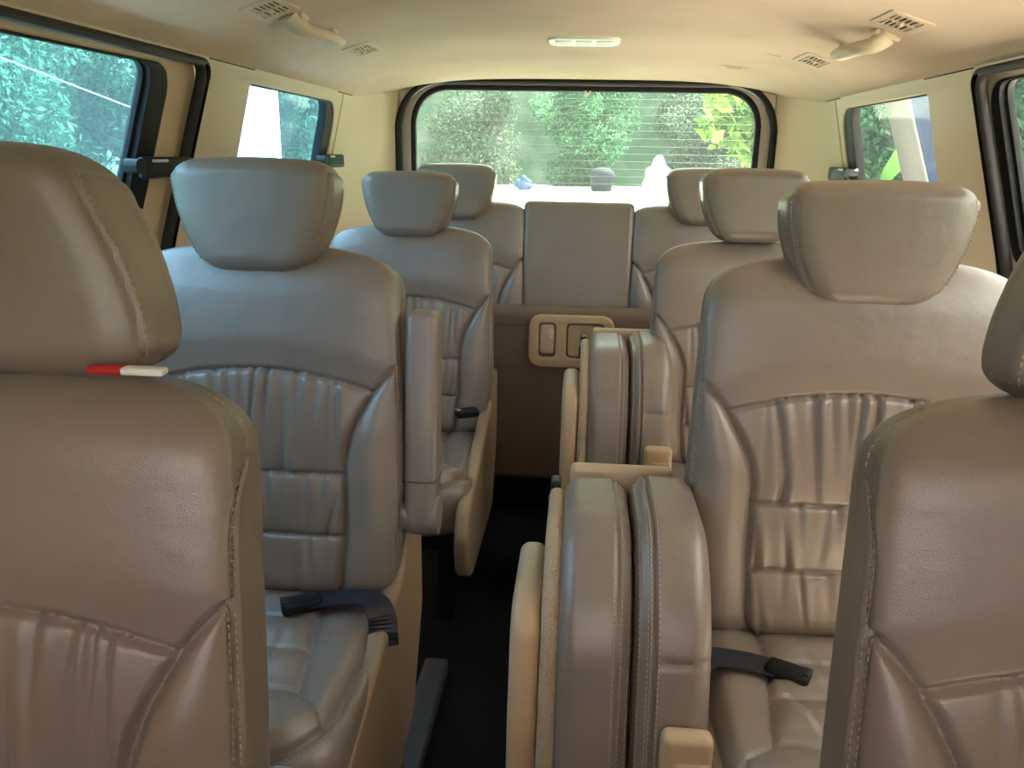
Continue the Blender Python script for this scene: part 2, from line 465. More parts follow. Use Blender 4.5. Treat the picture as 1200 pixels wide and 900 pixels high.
def parts_to_meshes(parts):
    out = {}
    for nm, (V, F, N) in parts.items():
        me = bpy.data.meshes.new(nm); me.from_pydata([tuple(v) for v in V], [], [tuple(int(i) for i in f) for f in F]); me.update()
        me.polygons.foreach_set('use_smooth', [True] * len(me.polygons))
        if N is not None: me.normals_split_custom_set_from_vertices([tuple(n) for n in N])
        me.materials.append(THREAD if nm.startswith('stitching') else LEATHER)
        out[nm] = me
    return out
BACK = parts_to_meshes(make_backrest())
BACK4 = parts_to_meshes(make_backrest(W=.47, H=.585, D=.12, NS=240, NR=110, seed=9, sh=.045))
HEAD = parts_to_meshes(make_headrest())
HEADF = parts_to_meshes(make_headrest(h=.186, at=.13, ab=.15, D=.098, NS=240, arch=.012, front=True))
CUSH = parts_to_meshes(make_cushion())

def place(meshes, main, parent, loc=(0, 0, 0), rx=0):
    o = bpy.data.objects.new(main, meshes[main]); COL.objects.link(o); o.parent = parent
    o.location = loc; o.rotation_euler = (rx, 0, 0)
    for nm, me in meshes.items():
        if nm == main: continue
        c = bpy.data.objects.new(nm.replace('_b', '') if nm.endswith('_b') else nm, me); COL.objects.link(c); c.parent = o
    return o

def rp(p, rx):                   # rotate about x
    c, s = math.cos(rx), math.sin(rx); return (p[0], c * p[1] - s * p[2], s * p[1] + c * p[2])

def shield_mesh(sx):
    """cream plastic side shield, tall at the hinge, with a step along the rail"""
    pr = fillet([(.20, .30), (.20, .515), (.115, .53), (.02, .435), (-.20, .375), (-.40, .33), (-.44, .27), (-.42, .17), (-.34, .125), (.10, .115)], [.04, .03, .03, .06, .1, .05, .05, .05, .06, .05], 6)
    V, F = plate(pr, (), .034, .012, 4)
    return np.stack([sx * .223 + V[:, 2] * sx, V[:, 0], V[:, 1]], 1), F if sx > 0 else [f[::-1] for f in F]

def make_seat(name, loc, head_z=-.035, recline=9.0, head_fwd=.03, arm=None, head=None, shield=True, bz=.395, hx=0, **k):
    """loc: floor point under the front of the backrest's lower edge"""
    root = empty(name, loc, **k); rx = -math.radians(recline)
    place(BACK, 'backrest', root, (0, 0, bz), rx)
    hb = rp((0, .012 - head_fwd, .580 + head_z), rx)
    place(head or HEAD, 'headrest', root, (hb[0] + hx, hb[1], bz + hb[2]), rx * .6)
    for sx in (-1, 1):
        a = rp((sx * .045, .062, .54), rx); b = rp((sx * .045, .055, .585 + head_z + .06), rx)
        MB().tube([(a[0], a[1], a[2] + bz), (b[0], b[1], b[2] + bz)], .0065, 12).build('post', METAL, root)
        c0 = rp((sx * .045, .062, .57), rx); c1 = rp((sx * .045, .062, .592), rx)
        MB().tube([(c0[0], c0[1], c0[2] + bz), (c1[0], c1[1], c1[2] + bz)], .013, 14).build('post_sleeve', BLACKP, root)
    place(CUSH, 'cushion', root, (0, .07, bz + .012))
    if shield:
        rail = name == 'captain_seat' and loc[1] < 1.5
        for sx in ((1,) if name == 'captain_seat' and loc[0] > 0 else (-1, 1)):
            V, F = shield_mesh(sx); o = mesh('side_shield', V, F, CREAM_SHADE, root); weld_obj(o)
        MB().box((0, -.13, .235), (.40, .46, .08), .02).build('seat_pan', BLACKP, root)
        for sx in (-1, 1):
            p = MB()
            p.box((sx * .17, -.13, .10), (.035, .42, .20), .008)
            p.build('pedestal', BLACKP, root)
            if rail and not (loc[0] > 0 and sx < 0): MB().box((sx * .205, -.15, .065), (.03, .50, .105), .012).build('rail_cover', CREAM_SHADE, root)
    if arm:
        sx = arm
        # upright armrest: leather bar with a hub at the pivot
        pr = fillet([(-.035, .0), (.035, .0), (.042, .10), (.037, .375), (-.030, .375), (-.030, .10)], [.034, .034, .04, .012, .014, .04], 7)
        V, F = plate(pr, (), .052, .014, 5)
        ar = mesh('armrest', np.stack([V[:, 2], V[:, 0], V[:, 1]], 1), F, LEATHER, root); weld_obj(ar)
        ar.location = (sx * .265, .068, .505); ar.rotation_euler = (rx * .8, 0, 0)
        ring = MB(); e = [( -.027, -.0345, .098), (.027, -.0345, .098)]
        loop = [(-.0265, -.031, .098), (.0, -.0335, .098), (.0265, -.031, .098), (.0275, 0, .098), (.0265, .040, .098), (0, .0425, .098), (-.0265, .040, .098), (-.0275, 0, .098)]
        ring.tube(loop, .0012, 6, closed=True); ring.build('seam', SEAM, ar)
        MB().tube([(-.03, 0, .035), (.03, 0, .035)], .032, 24).build('hub', LEATHER, ar)
    return root

SEATS = {}
SEATS['FL'] = make_seat('front_seat', (-.505, .475, 0), -.004, 11, head=HEADF, head_fwd=.012, bz=.375,
    label='front seat at the lower left, largest of all, with red-and-white strip under its headrest', cat='seat')
SEATS['FR'] = make_seat('front_seat', (.462, .475, 0), -.010, 11, head=HEADF, head_fwd=.012, bz=.385, hx=.024,
    label='front seat cut off by the lower right edge, only its inner half showing', cat='seat')
SEATS['2L'] = make_seat('captain_seat', (-.512, 1.145, 0), -.042, 9, arm=1, bz=.402,
    label='taupe leather seat with upright armrest beside its backrest, behind the left front seat', cat='seat')
SEATS['2R'] = make_seat('captain_seat', (.415, 1.095, 0), -.068, 8, bz=.412,
    label='taupe seat behind the right front seat, its headrest just below the right quarter window', cat='seat')
SEATS['3L'] = make_seat('captain_seat', (-.47, 2.09, 0), -.034, 10, bz=.360,
    label='grey-taupe seat with cream side shield, between the armrest seat and the folded rear bench', cat='seat')
SEATS['3R'] = make_seat('captain_seat', (.42, 1.955, 0), .0, 9, bz=.350,
    label='taupe seat half hidden behind another right-hand seat, beside the smaller folded jump seat', cat='seat')

# red and white strip under the left front headrest
tg = MB().box((.172, .10, .954), (.034, .012, .006), .002).build('label_strip', WHITE, SEATS['FL'], label='white strip with a red end')
MB().box((.142, .10, .954), (.028, .0125, .0065), .002).build('red_end', RED, tg)

# ------------------------------------------------------------------ row four: folded bench
bench = empty('rear_bench', (CX, 2.60, 0), label='three-part taupe rear bench with its cushion flipped up, below the back window', cat='bench')
rx4 = -math.radians(7)
for sx in (-1, 1):
    o = place(BACK4, 'backrest', bench, (sx * .402, .0, .40), rx4)
    hb = rp((sx * .40, -.05, .545), rx4)
    place(HEAD, 'headrest', bench, (hb[0], hb[1], .40 + hb[2] - .03), rx4 * .5)
    for s2 in (-1, 1):
        a = rp((sx * .40 + s2 * .045, .065, .50), rx4); b = rp((sx * .40 + s2 * .045, .07, .60), rx4)
        MB().tube([(a[0], a[1], a[2] + .4), (b[0], b[1], b[2] + .4)], .0065, 10).build('post', METAL, bench)
V, F = plate(fillet([(-.181, 0), (.181, 0), (.181, .585), (-.181, .585)], [.01, .01, .02, .02], 5), (), .11, .022, 6)
cp = mesh('centre_backrest', np.stack([V[:, 0], V[:, 2] + .062, V[:, 1] + .40], 1), F, LEATHER, bench)
cp.data.transform(Matrix.Translation((0, 0, .40)) @ Matrix.Rotation(rx4, 4, 'X') @ Matrix.Translation((0, 0, -.40))); weld_obj(cp)
MB().box((0, -.06, .07), (1.16, .20, .14), .02, 3).build('floor_mount', BLACKP, bench)  # black box added under the bench to stop light leaking from behind
# flipped cushion: vinyl underside with a rolled top edge
fc = MB().box((.0, -.175, .40), (1.20, .09, .555), .028, 5).build('flipped_cushion', PANELV, bench)
MB().tube([(-.56, -.2235, .628), (.56, -.2235, .628)], .0016, 6).build('seam', SEAM, fc)
lp_o = fillet([(-.135, .502), (.12, .502), (.12, .662), (-.135, .662)], .035, 8)
h1 = fillet([(-.105, .533), (-.055, .533), (-.055, .638), (-.105, .638)], .012, 5)
h2 = fillet([(-.022, .531), (.09, .531), (.09, .638), (-.022, .638)], .014, 5)
V, F = plate(lp_o, (h1, h2), .026, .006, 3)
lp = mesh('latch_plate', np.stack([V[:, 0], V[:, 2] - .229, V[:, 1]], 1), F, CREAM, bench); weld_obj(lp)
V, F = plate(fillet([(-.102, .543), (-.058, .543), (-.058, .635), (-.102, .635)], .010, 5), (), .02, .006, 3)
o = mesh('latch_paddle', np.stack([V[:, 0], V[:, 2] - .230, V[:, 1]], 1), F, PAD, lp, label='worn latch paddle with scuffed silver face'); weld_obj(o)
V, F = plate(fillet([(-.018, .537), (.086, .537), (.086, .634), (-.018, .634)], .012, 5), (), .012, .003, 3)
o = mesh('recess_panel', np.stack([V[:, 0], V[:, 2] - .226, V[:, 1]], 1), F, CREAM, lp); weld_obj(o)

# ------------------------------------------------------------------ folded jump seats beside the right-hand seats
def slab(profile, x0, x1, seams=(), cross=None, bulge=.006, rnd=.026, NS=260):
    """pillow swept across x from a closed (y, z) profile; seams at fractions of the thickness"""
    pr = np.array(profile); pr = np.vstack([pr, pr[:1]])
    L = np.concatenate([[0], np.cumsum(np.linalg.norm(np.diff(pr, axis=0), axis=1))])
    s = np.linspace(0, L[-1], NS, endpoint=False); K = np.stack([np.interp(s, L, pr[:, c]) for c in (0, 1)], 1)
    ker = np.hanning(9); ker /= ker.sum()
    for c in (0, 1): K[:, c] = np.convolve(np.concatenate([K[-4:, c], K[:, c], K[:4, c]]), ker, 'valid')
    T = np.roll(K, -1, 0) - np.roll(K, 1, 0); T /= np.linalg.norm(T, axis=1, keepdims=True)
    area = .5 * np.sum(K[:, 0] * np.roll(K[:, 1], -1) - np.roll(K[:, 0], -1) * K[:, 1])
    nrm = np.stack([T[:, 1], -T[:, 0]], 1) * np.sign(area); cen = K.mean(0)
    th = x1 - x0; rows = []
    caps = np.array([.004, .02, .05, .10, .2, .4, .7, .95])
    for c in caps[::-1]: rows.append((x0 - bulge * (1 - (1 - c) ** 1.5) + 0, None, c))
    ph = np.linspace(0, math.pi / 2, 9)
    mid = np.linspace(rnd, th - rnd, 70)
    X = np.concatenate([rnd * (1 - np.cos(ph))[:-1] if False else rnd * np.sin(ph)[:-1] * 1.0, mid, th - rnd * np.cos(ph[1:]) * 0 - rnd + rnd * np.sin(ph[1:])])
    inset = np.concatenate([rnd * (1 - np.sin(ph))[:-1] if False else rnd * (1 - np.sqrt(np.clip(1 - (1 - np.sin(ph)[:-1]) ** 2, 0, 1))), np.zeros(70), rnd * (1 - np.sqrt(np.clip(1 - np.sin(ph[1:]) ** 2, 0, 1)))])
    for sx in seams: inset += .0065 * np.exp(-((X - sx * th) / .0034) ** 2) - .0018 * np.exp(-((X - sx * th) / .012) ** 2)
    inset -= .005 * np.sin(math.pi * np.clip(X / th, 0, 1))
    P = []
    def ring(x, ins, shrink):
        q = K - nrm * np.minimum(ins, .05)[:, None] if hasattr(ins, '__len__') else K - nrm * ins
        q = cen + (q - cen) * (1 - shrink); return np.column_stack([np.full(NS, x), q])
    for c in caps[::-1]: P.append(ring(x0 - bulge * (c ** .6), rnd, c * .97))
    cs = 0
    if cross is not None: cs = np.exp(-((np.arange(NS) - np.argmin(np.linalg.norm(K - np.array(cross[0]), axis=1))) * (L[-1] / NS) / .0035) ** 2)
    for xx, i0 in zip(X, inset):
        ii = np.full(NS, i0)
        if cross is not None and xx / th > cross[1]: ii = ii + .004 * cs
        P.append(ring(x0 + xx, ii, 0))
    for c in caps: P.append(ring(x1 + bulge * (c ** .6), rnd, c * .97))
    P = np.array(P); nz = len(P); idx = np.arange(nz * NS).reshape(nz, NS)
    A, B, C, D = idx[:-1], np.roll(idx, -1, 1)[:-1], np.roll(idx, -1, 1)[1:], idx[1:]
    F = [tuple(q) for q in np.stack([A, B, C, D], -1).reshape(-1, 4)] + [tuple(idx[0][::-1]), tuple(idx[-1])]
    st = MB()                                                   # stitches either side of each seam
    for sx in seams:
        for off in (-.005, .005):
            xx = x0 + sx * th + off; ins = float(np.interp(sx * th + off, X, inset))
            q = K - nrm * (ins - .0004); Lq = np.concatenate([[0], np.cumsum(np.linalg.norm(np.diff(q, axis=0), axis=1))])
            for s0 in np.arange(.0, Lq[-1] - .01, .0075):
                p = [np.array([xx] + [np.interp(v_, Lq, q[:, c]) for c in (0, 1)]) for v_ in (s0, s0 + .0046)]
                n_ = np.array([0] + [np.interp(s0, Lq, nrm[:, c]) for c in (0, 1)])
                if p[0][2] > .2 and p[0][1] < .3: st.tube([p[0], (p[0] + p[1]) / 2 + n_ * .0008, p[1]], .0008, 5)
    slab.stitches = st
    return P.reshape(-1, 3), F
PR = fillet([(.0, .10), (.01, .36), (.055, .565), (.15, .640), (.34, .640), (.37, .56), (.37, .10)], [.05, .25, .16, .10, .05, .05, .05], 10)
PRB = fillet([(-.005, .10), (.0, .36), (.05, .570), (.15, .648), (.34, .648), (.37, .56), (.37, .10)], [.05, .25, .16, .10, .05, .05, .05], 10)

def make_jump(loc, label):
    r = empty('folded_jump_seat', loc, label=label, cat='seat', group='folded jump seats along the aisle')
    V, F = slab(PR, .0, .098, seams=(.80, .90)); o = mesh('cushion', V, F, LEATHER, r); weld_obj(o, 60); slab.stitches.build('stitching', THREAD, o)
    V, F = slab(PRB, .101, .198, seams=(.10, .24), cross=((.022, .515), .26)); o = mesh('backrest', V, F, LEATHER, r); weld_obj(o, 60); slab.stitches.build('stitching', THREAD, o)
    c2 = fillet([(.012, .08), (.02, .36), (.065, .555), (.155, .628), (.33, .628), (.36, .56), (.36, .08)], [.05, .25, .16, .10, .05, .05, .05], 8)
    V, F = plate(c2, (), .024, .010, 4); o = mesh('carpet_backing', np.stack([V[:, 2] - .008, V[:, 0], V[:, 1]], 1), F, FUZZ, r, label='fuzzy cream carpet backing'); weld_obj(o)
    c3 = fillet([(.03, .10), (.035, .40), (.065, .540), (.11, .560), (.26, .560), (.28, .54), (.28, .10)], [.03, .1, .06, .04, .03, .04, .03], 7)
    V, F = plate(c3, (), .040, .016, 5); o = mesh('base_cover', np.stack([V[:, 2] - .040, V[:, 0], V[:, 1]], 1), F, CREAM, r, label='cream plastic base cover'); weld_obj(o)
    m = MB().box((.092, .375, .375), (.165, .026, .535), .010, 4); m.build('rear_panel', CREAM, r, label='cream plastic rear panel')
    m = MB().box((.165, -.006, .385), (.064, .03, .13), .012, 4); hb = m.build('hinge_bracket', CREAM, r, label='cream plastic hinge bracket')
    MB().box((.172, -.0225, .372), (.042, .006, .09), .003, 2).build('bracket_cap', CREAM, hb)
    m = MB().box((-.012, .345, .612), (.016, .035, .03), .005); m.box((-.018, .335, .585), (.012, .018, .03), .004); m.build('latch', BLACKP, r)
    MB().box((.08, .20, .05), (.13, .30, .10), .012).build('floor_mount', BLACKP, r)
    return r
make_jump((-.012, .845, .0), 'larger and nearer of two folded jump seats, with cream bracket at its lower right corner')
j2 = make_jump((.030, 1.755, .035), 'smaller and farther of two folded jump seats, below the cream latch plate')

# ------------------------------------------------------------------ belts
def strap(path, w, name, m, parent=None, **k):
    P = arc_pts(path, 8); V = []; F = []
    for i, p in enumerate(P):
        t = NZ_(P[min(i + 1, len(P) - 1)] - P[max(i - 1, 0)]); up = np.array([0, 0, 1.]); s = np.cross(t, up)
        s = NZ_(s) if np.linalg.norm(s) > .2 else np.array([0, 1., 0]); n = NZ_(np.cross(s, t))
        for a, b in ((-1, -1), (1, -1), (1, 1), (-1, 1)): V.append(p + s * a * w / 2 + n * b * .0012)
    for i in range(len(P) - 1):
        for q in range(4): F.append((i * 4 + q, i * 4 + (q + 1) % 4, i * 4 + 4 + (q + 1) % 4, i * 4 + 4 + q))
    F += [(3, 2, 1, 0), tuple(len(V) - 4 + q for q in range(4))]
    o = mesh(name, V, F, m, parent, smooth=False, **k); return o
def belt(loc, label, flip=1, short=False):
    r = empty('seat_belt_buckle', loc, label=label, cat='seat belt')
    rot = Matrix.Rotation(flip * .5, 3, 'Z').to_4x4()
    b = MB().box((0, 0, .014), (.062, .032, .024), .008, 4, rot=rot); b.build('buckle', BLACKP, r)
    MB().box((flip * -.022, -.012, .0262), (.012, .020, .004), .002, 2, rot=rot).build('release_button', METAL if short else BELT, r)
    if not short:
        strap([(flip * .02, .012, .014), (flip * .06, .012, .022), (flip * .11, .002, .030), (flip * .135, -.02, .018), (flip * .142, -.035, -.03)], .045, 'webbing', BELT, r)
    return r
belt((-.42, 1.10, .414), 'dark navy belt and buckle on the cushion of the armrest seat')
belt((.312, 1.0, .416), 'black buckle with blue-grey webbing on the cushion behind the hinge bracket', -1)
belt((-.285, 2.03, .44), 'small dark buckle at the cushion edge of the seat with cream side shield', 1, True)

# ------------------------------------------------------------------ shell
def wx(z, sg, off=0): return CX + sg * (.79 - .25 * (z - 1.12) + off)
def wallmap(V, sg, w0=0):
    """(u=y, v=z, w) -> slanted side wall, w outward"""
    nx, nz = sg / math.hypot(1, .25), .25 / math.hypot(1, .25)
    w = V[:, 2] + w0
    return np.stack([CX + sg * (.79 - .25 * (V[:, 1] - 1.12)) + nx * w, V[:, 0], V[:, 1] + nz * w], 1)
def wplate(name, outer, holes, sg, w0, th, bev, m, res=3, parent=None, **k):
    V, F = plate(outer, holes, th, bev, res); X = wallmap(V, sg, w0)
    if sg > 0: F = [f[::-1] for f in F]
    o = mesh(name, X, F, m, parent, **k); return weld_obj(o)

def zceil(x, y):
    q = np.clip(np.abs(x - CX) / .757, 0, 1); r = sm(2.45, 2.96, y)
    ctr = .135 - .048 * r
    return 1.285 + ctr * (1 - q ** 4) ** .83 - .006 * np.exp(-((y - 2.62) / .06) ** 2) * (1 - q ** 6)
xs = CX + .757 * np.sin(np.linspace(-math.pi / 2, math.pi / 2, 61)); ys = np.linspace(-.85, 2.97, 120)
X, Yg = np.meshgrid(xs, ys); Zg = zceil(X, Yg)
# the edge tucks outward a little over the wall tops
V = np.stack([X, Yg, Zg], -1).reshape(-1, 3); nx = len(xs)
F = [(j * nx + i, (j + 1) * nx + i, (j + 1) * nx + i + 1, j * nx + i + 1) for j in range(len(ys) - 1) for i in range(nx - 1)]
b = len(V); V = np.vstack([V, V + [0, 0, .035]])
F += [tuple(b + i for i in f[::-1]) for f in F]
for j in range(len(ys) - 1):
    for i in (0, nx - 1):
        q = (j * nx + i, (j + 1) * nx + i, b + (j + 1) * nx + i, b + j * nx + i); F.append(q if i else q[::-1])
for i in range(nx - 1):
    for j in (0, len(ys) - 1):
        q = (j * nx + i, j * nx + i + 1, b + j * nx + i + 1, b + j * nx + i); F.append(q if j == 0 else q[::-1])
struct('ceiling', V, F, LINER)

# floor, lower walls, bulkhead
def fl(x, y): return .003 * np.sin(9 * x) * np.sin(7 * y)
xs = np.linspace(-.93, .91, 30); ys = np.linspace(-1.0, 3.0, 50); X, Yg = np.meshgrid(xs, ys); nx = 30
top = np.stack([X, Yg, np.minimum(fl(X, Yg), .0)], -1).reshape(-1, 3)
F = [(j * nx + i, j * nx + i + 1, (j + 1) * nx + i + 1, (j + 1) * nx + i) for j in range(49) for i in range(nx - 1)]
b = len(top); F += [tuple(b + i for i in f[::-1]) for f in F]
struct('floor', np.vstack([top, top - [0, 0, .05]]), F, CARPET)

win = {}
WN = 0
for sg, side, dr, qf, qr in ((-1, 'left', 1.655, 1.885, 2.555), (1, 'right', 1.705, 1.94, 2.565)):
    opening = fillet([(.42, .715), (dr - .06, .715), (dr - .045, .95), (dr + .002, 1.27), (dr - .02, 1.288), (.42, 1.288)], [.02, .02, .3, .045, .03, .04], 8)
    frontw = fillet([(-.40, .95), (.28, .95), (.28, 1.26), (-.15, 1.26)], .03, 5)
    quarter = fillet([(qf - .012, .93), (qr + .02, .93), (qr, 1.265), (qf + .004, 1.265)], [.02, .05, .07, .012], 9)
    wplate('wall_' + side, [(-1.0, .70), (2.74, .70), (2.74, 1.31), (-1.0, 1.31)], [opening, quarter], sg, .015, .03, .004, TRIMP, kind='structure')  # front side windows left out of this plate to darken the front seats
    MB().box((CX + sg * .905, .97, .35), (.03, 4.06, .74), .004, 1).build('wall_lower_' + side, TRIMP, kind='structure')
    # pillar trims that stand a little proud, with a headliner gap above
    # door opening seal
    inner = fillet([(.45, .75), (dr - .088, .75), (dr - .072, .95), (dr - .026, 1.262), (dr - .045, 1.277), (.45, 1.279)], [.02, .02, .3, .05, .03, .04], 8)
    opo = fillet([(.415, .71), (dr - .055, .71), (dr - .040, .95), (dr + .007, 1.275), (dr - .016, 1.294), (.415, 1.294)], [.02, .02, .3, .05, .03, .04], 8)
    wplate('trim_%d' % (1 if sg < 0 else 2), opo, [inner], sg, -.004, .022, .009, BROWNRUB, 4, kind='structure')
    # sliding door
    wr = dr - .103 if sg < 0 else dr - .006; gd = 0 if sg < 0 else .030; dx = 0 if sg < 0 else .035
    hole = fillet([(.56, .93), (wr - .05, .93), (wr, 1.266), (.56, 1.262)], [.03, .03, .045, .03], 9)
    dd = wplate('door_%d' % (1 if sg < 0 else 2), fillet([(.40, .70), (dr - .05 + dx, .70), (dr - .03 + dx, .95), (dr + .005 + dx, 1.29), (.40, 1.29)], [.02, .02, .3, .05, .04], 7), [hole], sg, .026, .024, .006, DOORP, kind='structure')
    gi = fillet([(.575, .945), (wr - .110 + gd, .945), (wr - .066 + gd, 1.2625), (.575, 1.2585)], [.03, .03, .030, .03], 9)
    gl = fillet([(.57, .94), (wr - .095 + gd, .94), (wr - .050 + gd, 1.264), (.57, 1.260)], [.03, .03, .032, .03], 9)
    g = wplate('window_%d' % (1 if sg < 0 else 2), gl, (), sg, .034, .004, 0, GL_SIDE if sg < 0 else GL_RIGHT, kind='structure')
    gk = wplate('gasket', hole, [gi], sg, .024, .022, .0016, RUBBER, 2, parent=g)
    lip_o = fillet([(.575, .945), (wr - .103 + gd, .945), (wr - .058 + gd, 1.2632), (.575, 1.2592)], [.03, .03, .033, .03], 9)
    lip_i = fillet([(.59, .96), (wr - .120 + gd, .96), (wr - .076 + gd, 1.261), (.59, 1.257)], [.03, .03, .026, .03], 9)
    wplate('gasket_lip', lip_o, [lip_i], sg, .030, .012, .0008, RUBBER, 2, parent=g)
    # quarter window
    qi = fillet([(qf - .03, .95), (qr - .055, .95), (qr - .072, 1.256), (qf - .03, 1.256)], [.02, .05, .045, .012], 9)
    qg = fillet([(qf - .04, .94), (qr - .045, .94), (qr - .062, 1.263), (qf - .04, 1.263)], [.02, .05, .05, .012], 9)
    g2 = wplate('window_%d' % (3 if sg < 0 else 4), qg, (), sg, .030, .004, 0, GL_SIDE if sg < 0 else GL_RIGHT, kind='structure')
    wplate('gasket', fillet([(qf - .012, .93), (qr + .02, .93), (qr, 1.268), (qf - .012, 1.268)], [.02, .05, .07, .012], 9), [fillet([(qf - .008, .95), (qr - .055, .95), (qr - .070, 1.2605), (qf - .008, 1.2605)], [.005, .05, .045, .005], 9)], sg, .017, .024, .0016, RUBBER, 2, parent=g2)
    # front pillar lining is out of frame, front side windows closed to dim the seats; D-pillar panel closes the corner
    plan = arc_pts([(.79, 2.60), (.785, 2.70), (.762, 2.80), (.722, 2.88), (.690, 2.93), (.652, 2.955)], 6)
    VV = []; FF = []; zz = np.linspace(.55, 1.37, 22); npn = len(plan)
    for z in zz:
        for k_, p in enumerate(plan):
            f = 1 - k_ / (npn - 1)
            VV.append((CX + sg * (p[0] - .25 * (z - 1.12) * f - .0015), p[1], z))
    for i in range(len(zz) - 1):
        for k_ in range(npn - 1):
            q = (i * npn + k_, i * npn + k_ + 1, (i + 1) * npn + k_ + 1, (i + 1) * npn + k_); FF.append(q if sg < 0 else q[::-1])
    o = struct('trim_%d' % (3 if sg < 0 else 4), VV, FF, TRIMP)
    md = o.modifiers.new('thick', 'SOLIDIFY'); md.thickness = .02; md.offset = -1 if sg < 0 else -1
    # thin shadow joint between the pillar trim and the headliner
    for (y0, y1) in ((dr + .012, qf + .01), (qr - .01, 2.80)):
        MB().tube([tuple(wallmap(np.array([[y, 1.2955, -.001]]), sg)[0]) for y in np.linspace(y0, min(y1, 2.7), 8)], .0012, 6).build('trim_%d' % (5 if sg < 0 else 6), SLOT, kind='structure')

# rear wall, back window
def rr(hw, zt, r, zb=.78): return fillet([(-hw, zb), (hw, zb), (hw, zt), (-hw, zt)], [.02, .02, r, r], 12)
def rplate(name, outer, holes, y, th, bev, m, parent=None, **k):
    V, F = plate(outer, holes, th, bev, 3)
    return weld_obj(mesh(name, np.stack([V[:, 0] + CX, y + V[:, 2], V[:, 1]], 1), F, m, parent, **k))
rplate('wall_rear', [(-.74, .0), (.74, .0), (.74, 1.44), (-.74, 1.44)], [rr(.652, 1.358, .15)], 2.975, .03, .006, TRIMP, kind='structure')
gw = rplate('window_5', rr(.60, 1.342, .115), (), 3.0, .004, 0, GL_REAR, kind='structure')
rplate('gasket', rr(.665, 1.372, .16), [rr(.643, 1.358, .145, .80)], 2.955, .03, .010, RUBBER, gw)
rplate('side_strip', rr(.646, 1.356, .145), [rr(.612, 1.353, .125, .80)], 2.975, .02, .003, GREYTR, gw, label='grey lining strip between the two rubber gaskets')
rplate('inner_gasket', rr(.617, 1.359, .130), [rr(.594, 1.335, .11, .80)], 2.985, .035, .010, RUBBER, gw)
for i in range(16):
    z = .92 + i * .0262
    hw = .585 if z < 1.26 else .56
    MB().tube([(CX - hw, 2.996, z), (CX + hw, 2.996, z)], .0008, 4).build('heater_line', BROWNRUB, gw)
m = MB(); m.tube(arc_pts([(CX + .006, 2.99, 1.352), (CX + .004, 2.972, 1.336), (CX + .012, 2.968, 1.325), (CX + .020, 2.972, 1.336), (CX + .018, 2.99, 1.352)], 6), .0035, 8)
m.build('clear_clip', LAMPW, gw)
MB().box((CX, -.95, .48), (1.78, .05, .96), .01, 1).box((CX, -.70, .88), (1.70, .5, .16), .05, 4).build('wall_front', BLACKP, kind='structure')  # unseen front panel and dash block, put in to block light
MB().box((CX, -.88, 1.33), (1.5, .08, .10), .01, 1).build('wall_front_header', LINER, kind='structure')  # unseen header, put in to narrow the light from the windshield

# quarter window and door window latches
def latch(y, z, sg, ln, label):
    m0 = wallmap(np.array([[y, z, 0.]]), sg)[0]
    r = empty('window_latch', tuple(m0), label=label, cat='window latch')
    tilt = Matrix.Rotation(sg * .12, 4, 'Z')
    m = MB().box((-sg * .022, .04, 0), (.016, ln, .040), .007, 4, rot=tilt); m.build('lever', BLACKP, r)
    MB().box((-sg * .008, .04 + ln * .36, -.002), (.03, .03, .034), .006, 3).build('mount', BLACKP, r)
    m = MB().tube([(-sg * .002, -.032 - ln * .2, .004), (-sg * .03, -.036 - ln * .2, .004)], .013, 14); m.build('knob', BLACKP, r)
    MB().box((-sg * .031, .0, .013), (.004, ln * .35, .006), .002, 2).build('chrome_edge', METAL, r)
    return r
latch(1.475, 1.085, -1, .16, 'black window latch on the rear edge of the left sliding-door window')
latch(2.53, 1.092, -1, .13, 'black window latch on the cream rear pillar beside the left quarter window')
latch(2.545, 1.082, 1, .13, 'black window latch at the rear edge of the right quarter window')

# ------------------------------------------------------------------ things on the headliner
def cmat(x, y):
    z = float(zceil(np.array(x), np.array(y))); e = .004
    dx = float(zceil(np.array(x + e), np.array(y)) - zceil(np.array(x - e), np.array(y))) / (2 * e)
    dy = float(zceil(np.array(x), np.array(y + e)) - zceil(np.array(x), np.array(y - e))) / (2 * e)
    n = Vector((dx, dy, -1)).normalized(); u = Vector((1, 0, dx)).normalized(); v = n.cross(u)
    return Matrix(((u.x, v.x, n.x, x), (u.y, v.y, n.y, y), (u.z, v.z, n.z, z), (0, 0, 0, 1)))
def vent(x, y, w, l, label):
    r = empty('air_vent', label=label, cat='air vent', group='air vents in the headliner'); r.matrix_world = cmat(x, y)
    nb = 6; slots = []
    for i in range(nb):
        u0 = -w * .36 + i * (w * .72) / nb; u1 = u0 + w * .72 / nb * .62
        for (v0, v1) in ((-l * .36, -l * .03), (l * .03, l * .36)): slots.append(fillet([(u0, v0), (u1, v0), (u1, v1), (u0, v1)], .0015, 3))
    V, F = plate(fillet([(-w / 2, -l / 2), (w / 2, -l / 2), (w / 2, l / 2), (-w / 2, l / 2)], .006, 5), slots, .008, .0012, 2)
    weld_obj(mesh('grille', V + [0, 0, -.0005], F, VENTM, r))
    MB().box((0, 0, -.0005), (w * .84, l * .84, .002)).build('dark_recess', SLOT, r, smooth=False)
    MB().box((0, l * .0, .0065), (.006, .012, .006), .001).build('thumb_tab', TRIMP, r)
    return r
vent(-.600, 1.600, .078, .125, 'larger air vent in the headliner at the top left, ahead of the left grab handle')
vent(-.590, 2.228, .075, .165, 'small air vent behind the left grab handle, above the left quarter window')
vent(.588, 1.708, .085, .130, 'larger air vent in the headliner at the top right, ahead of the right grab handle')
vent(.595, 2.330, .085, .165, 'small air vent behind the right grab handle, beside a grey smudge')
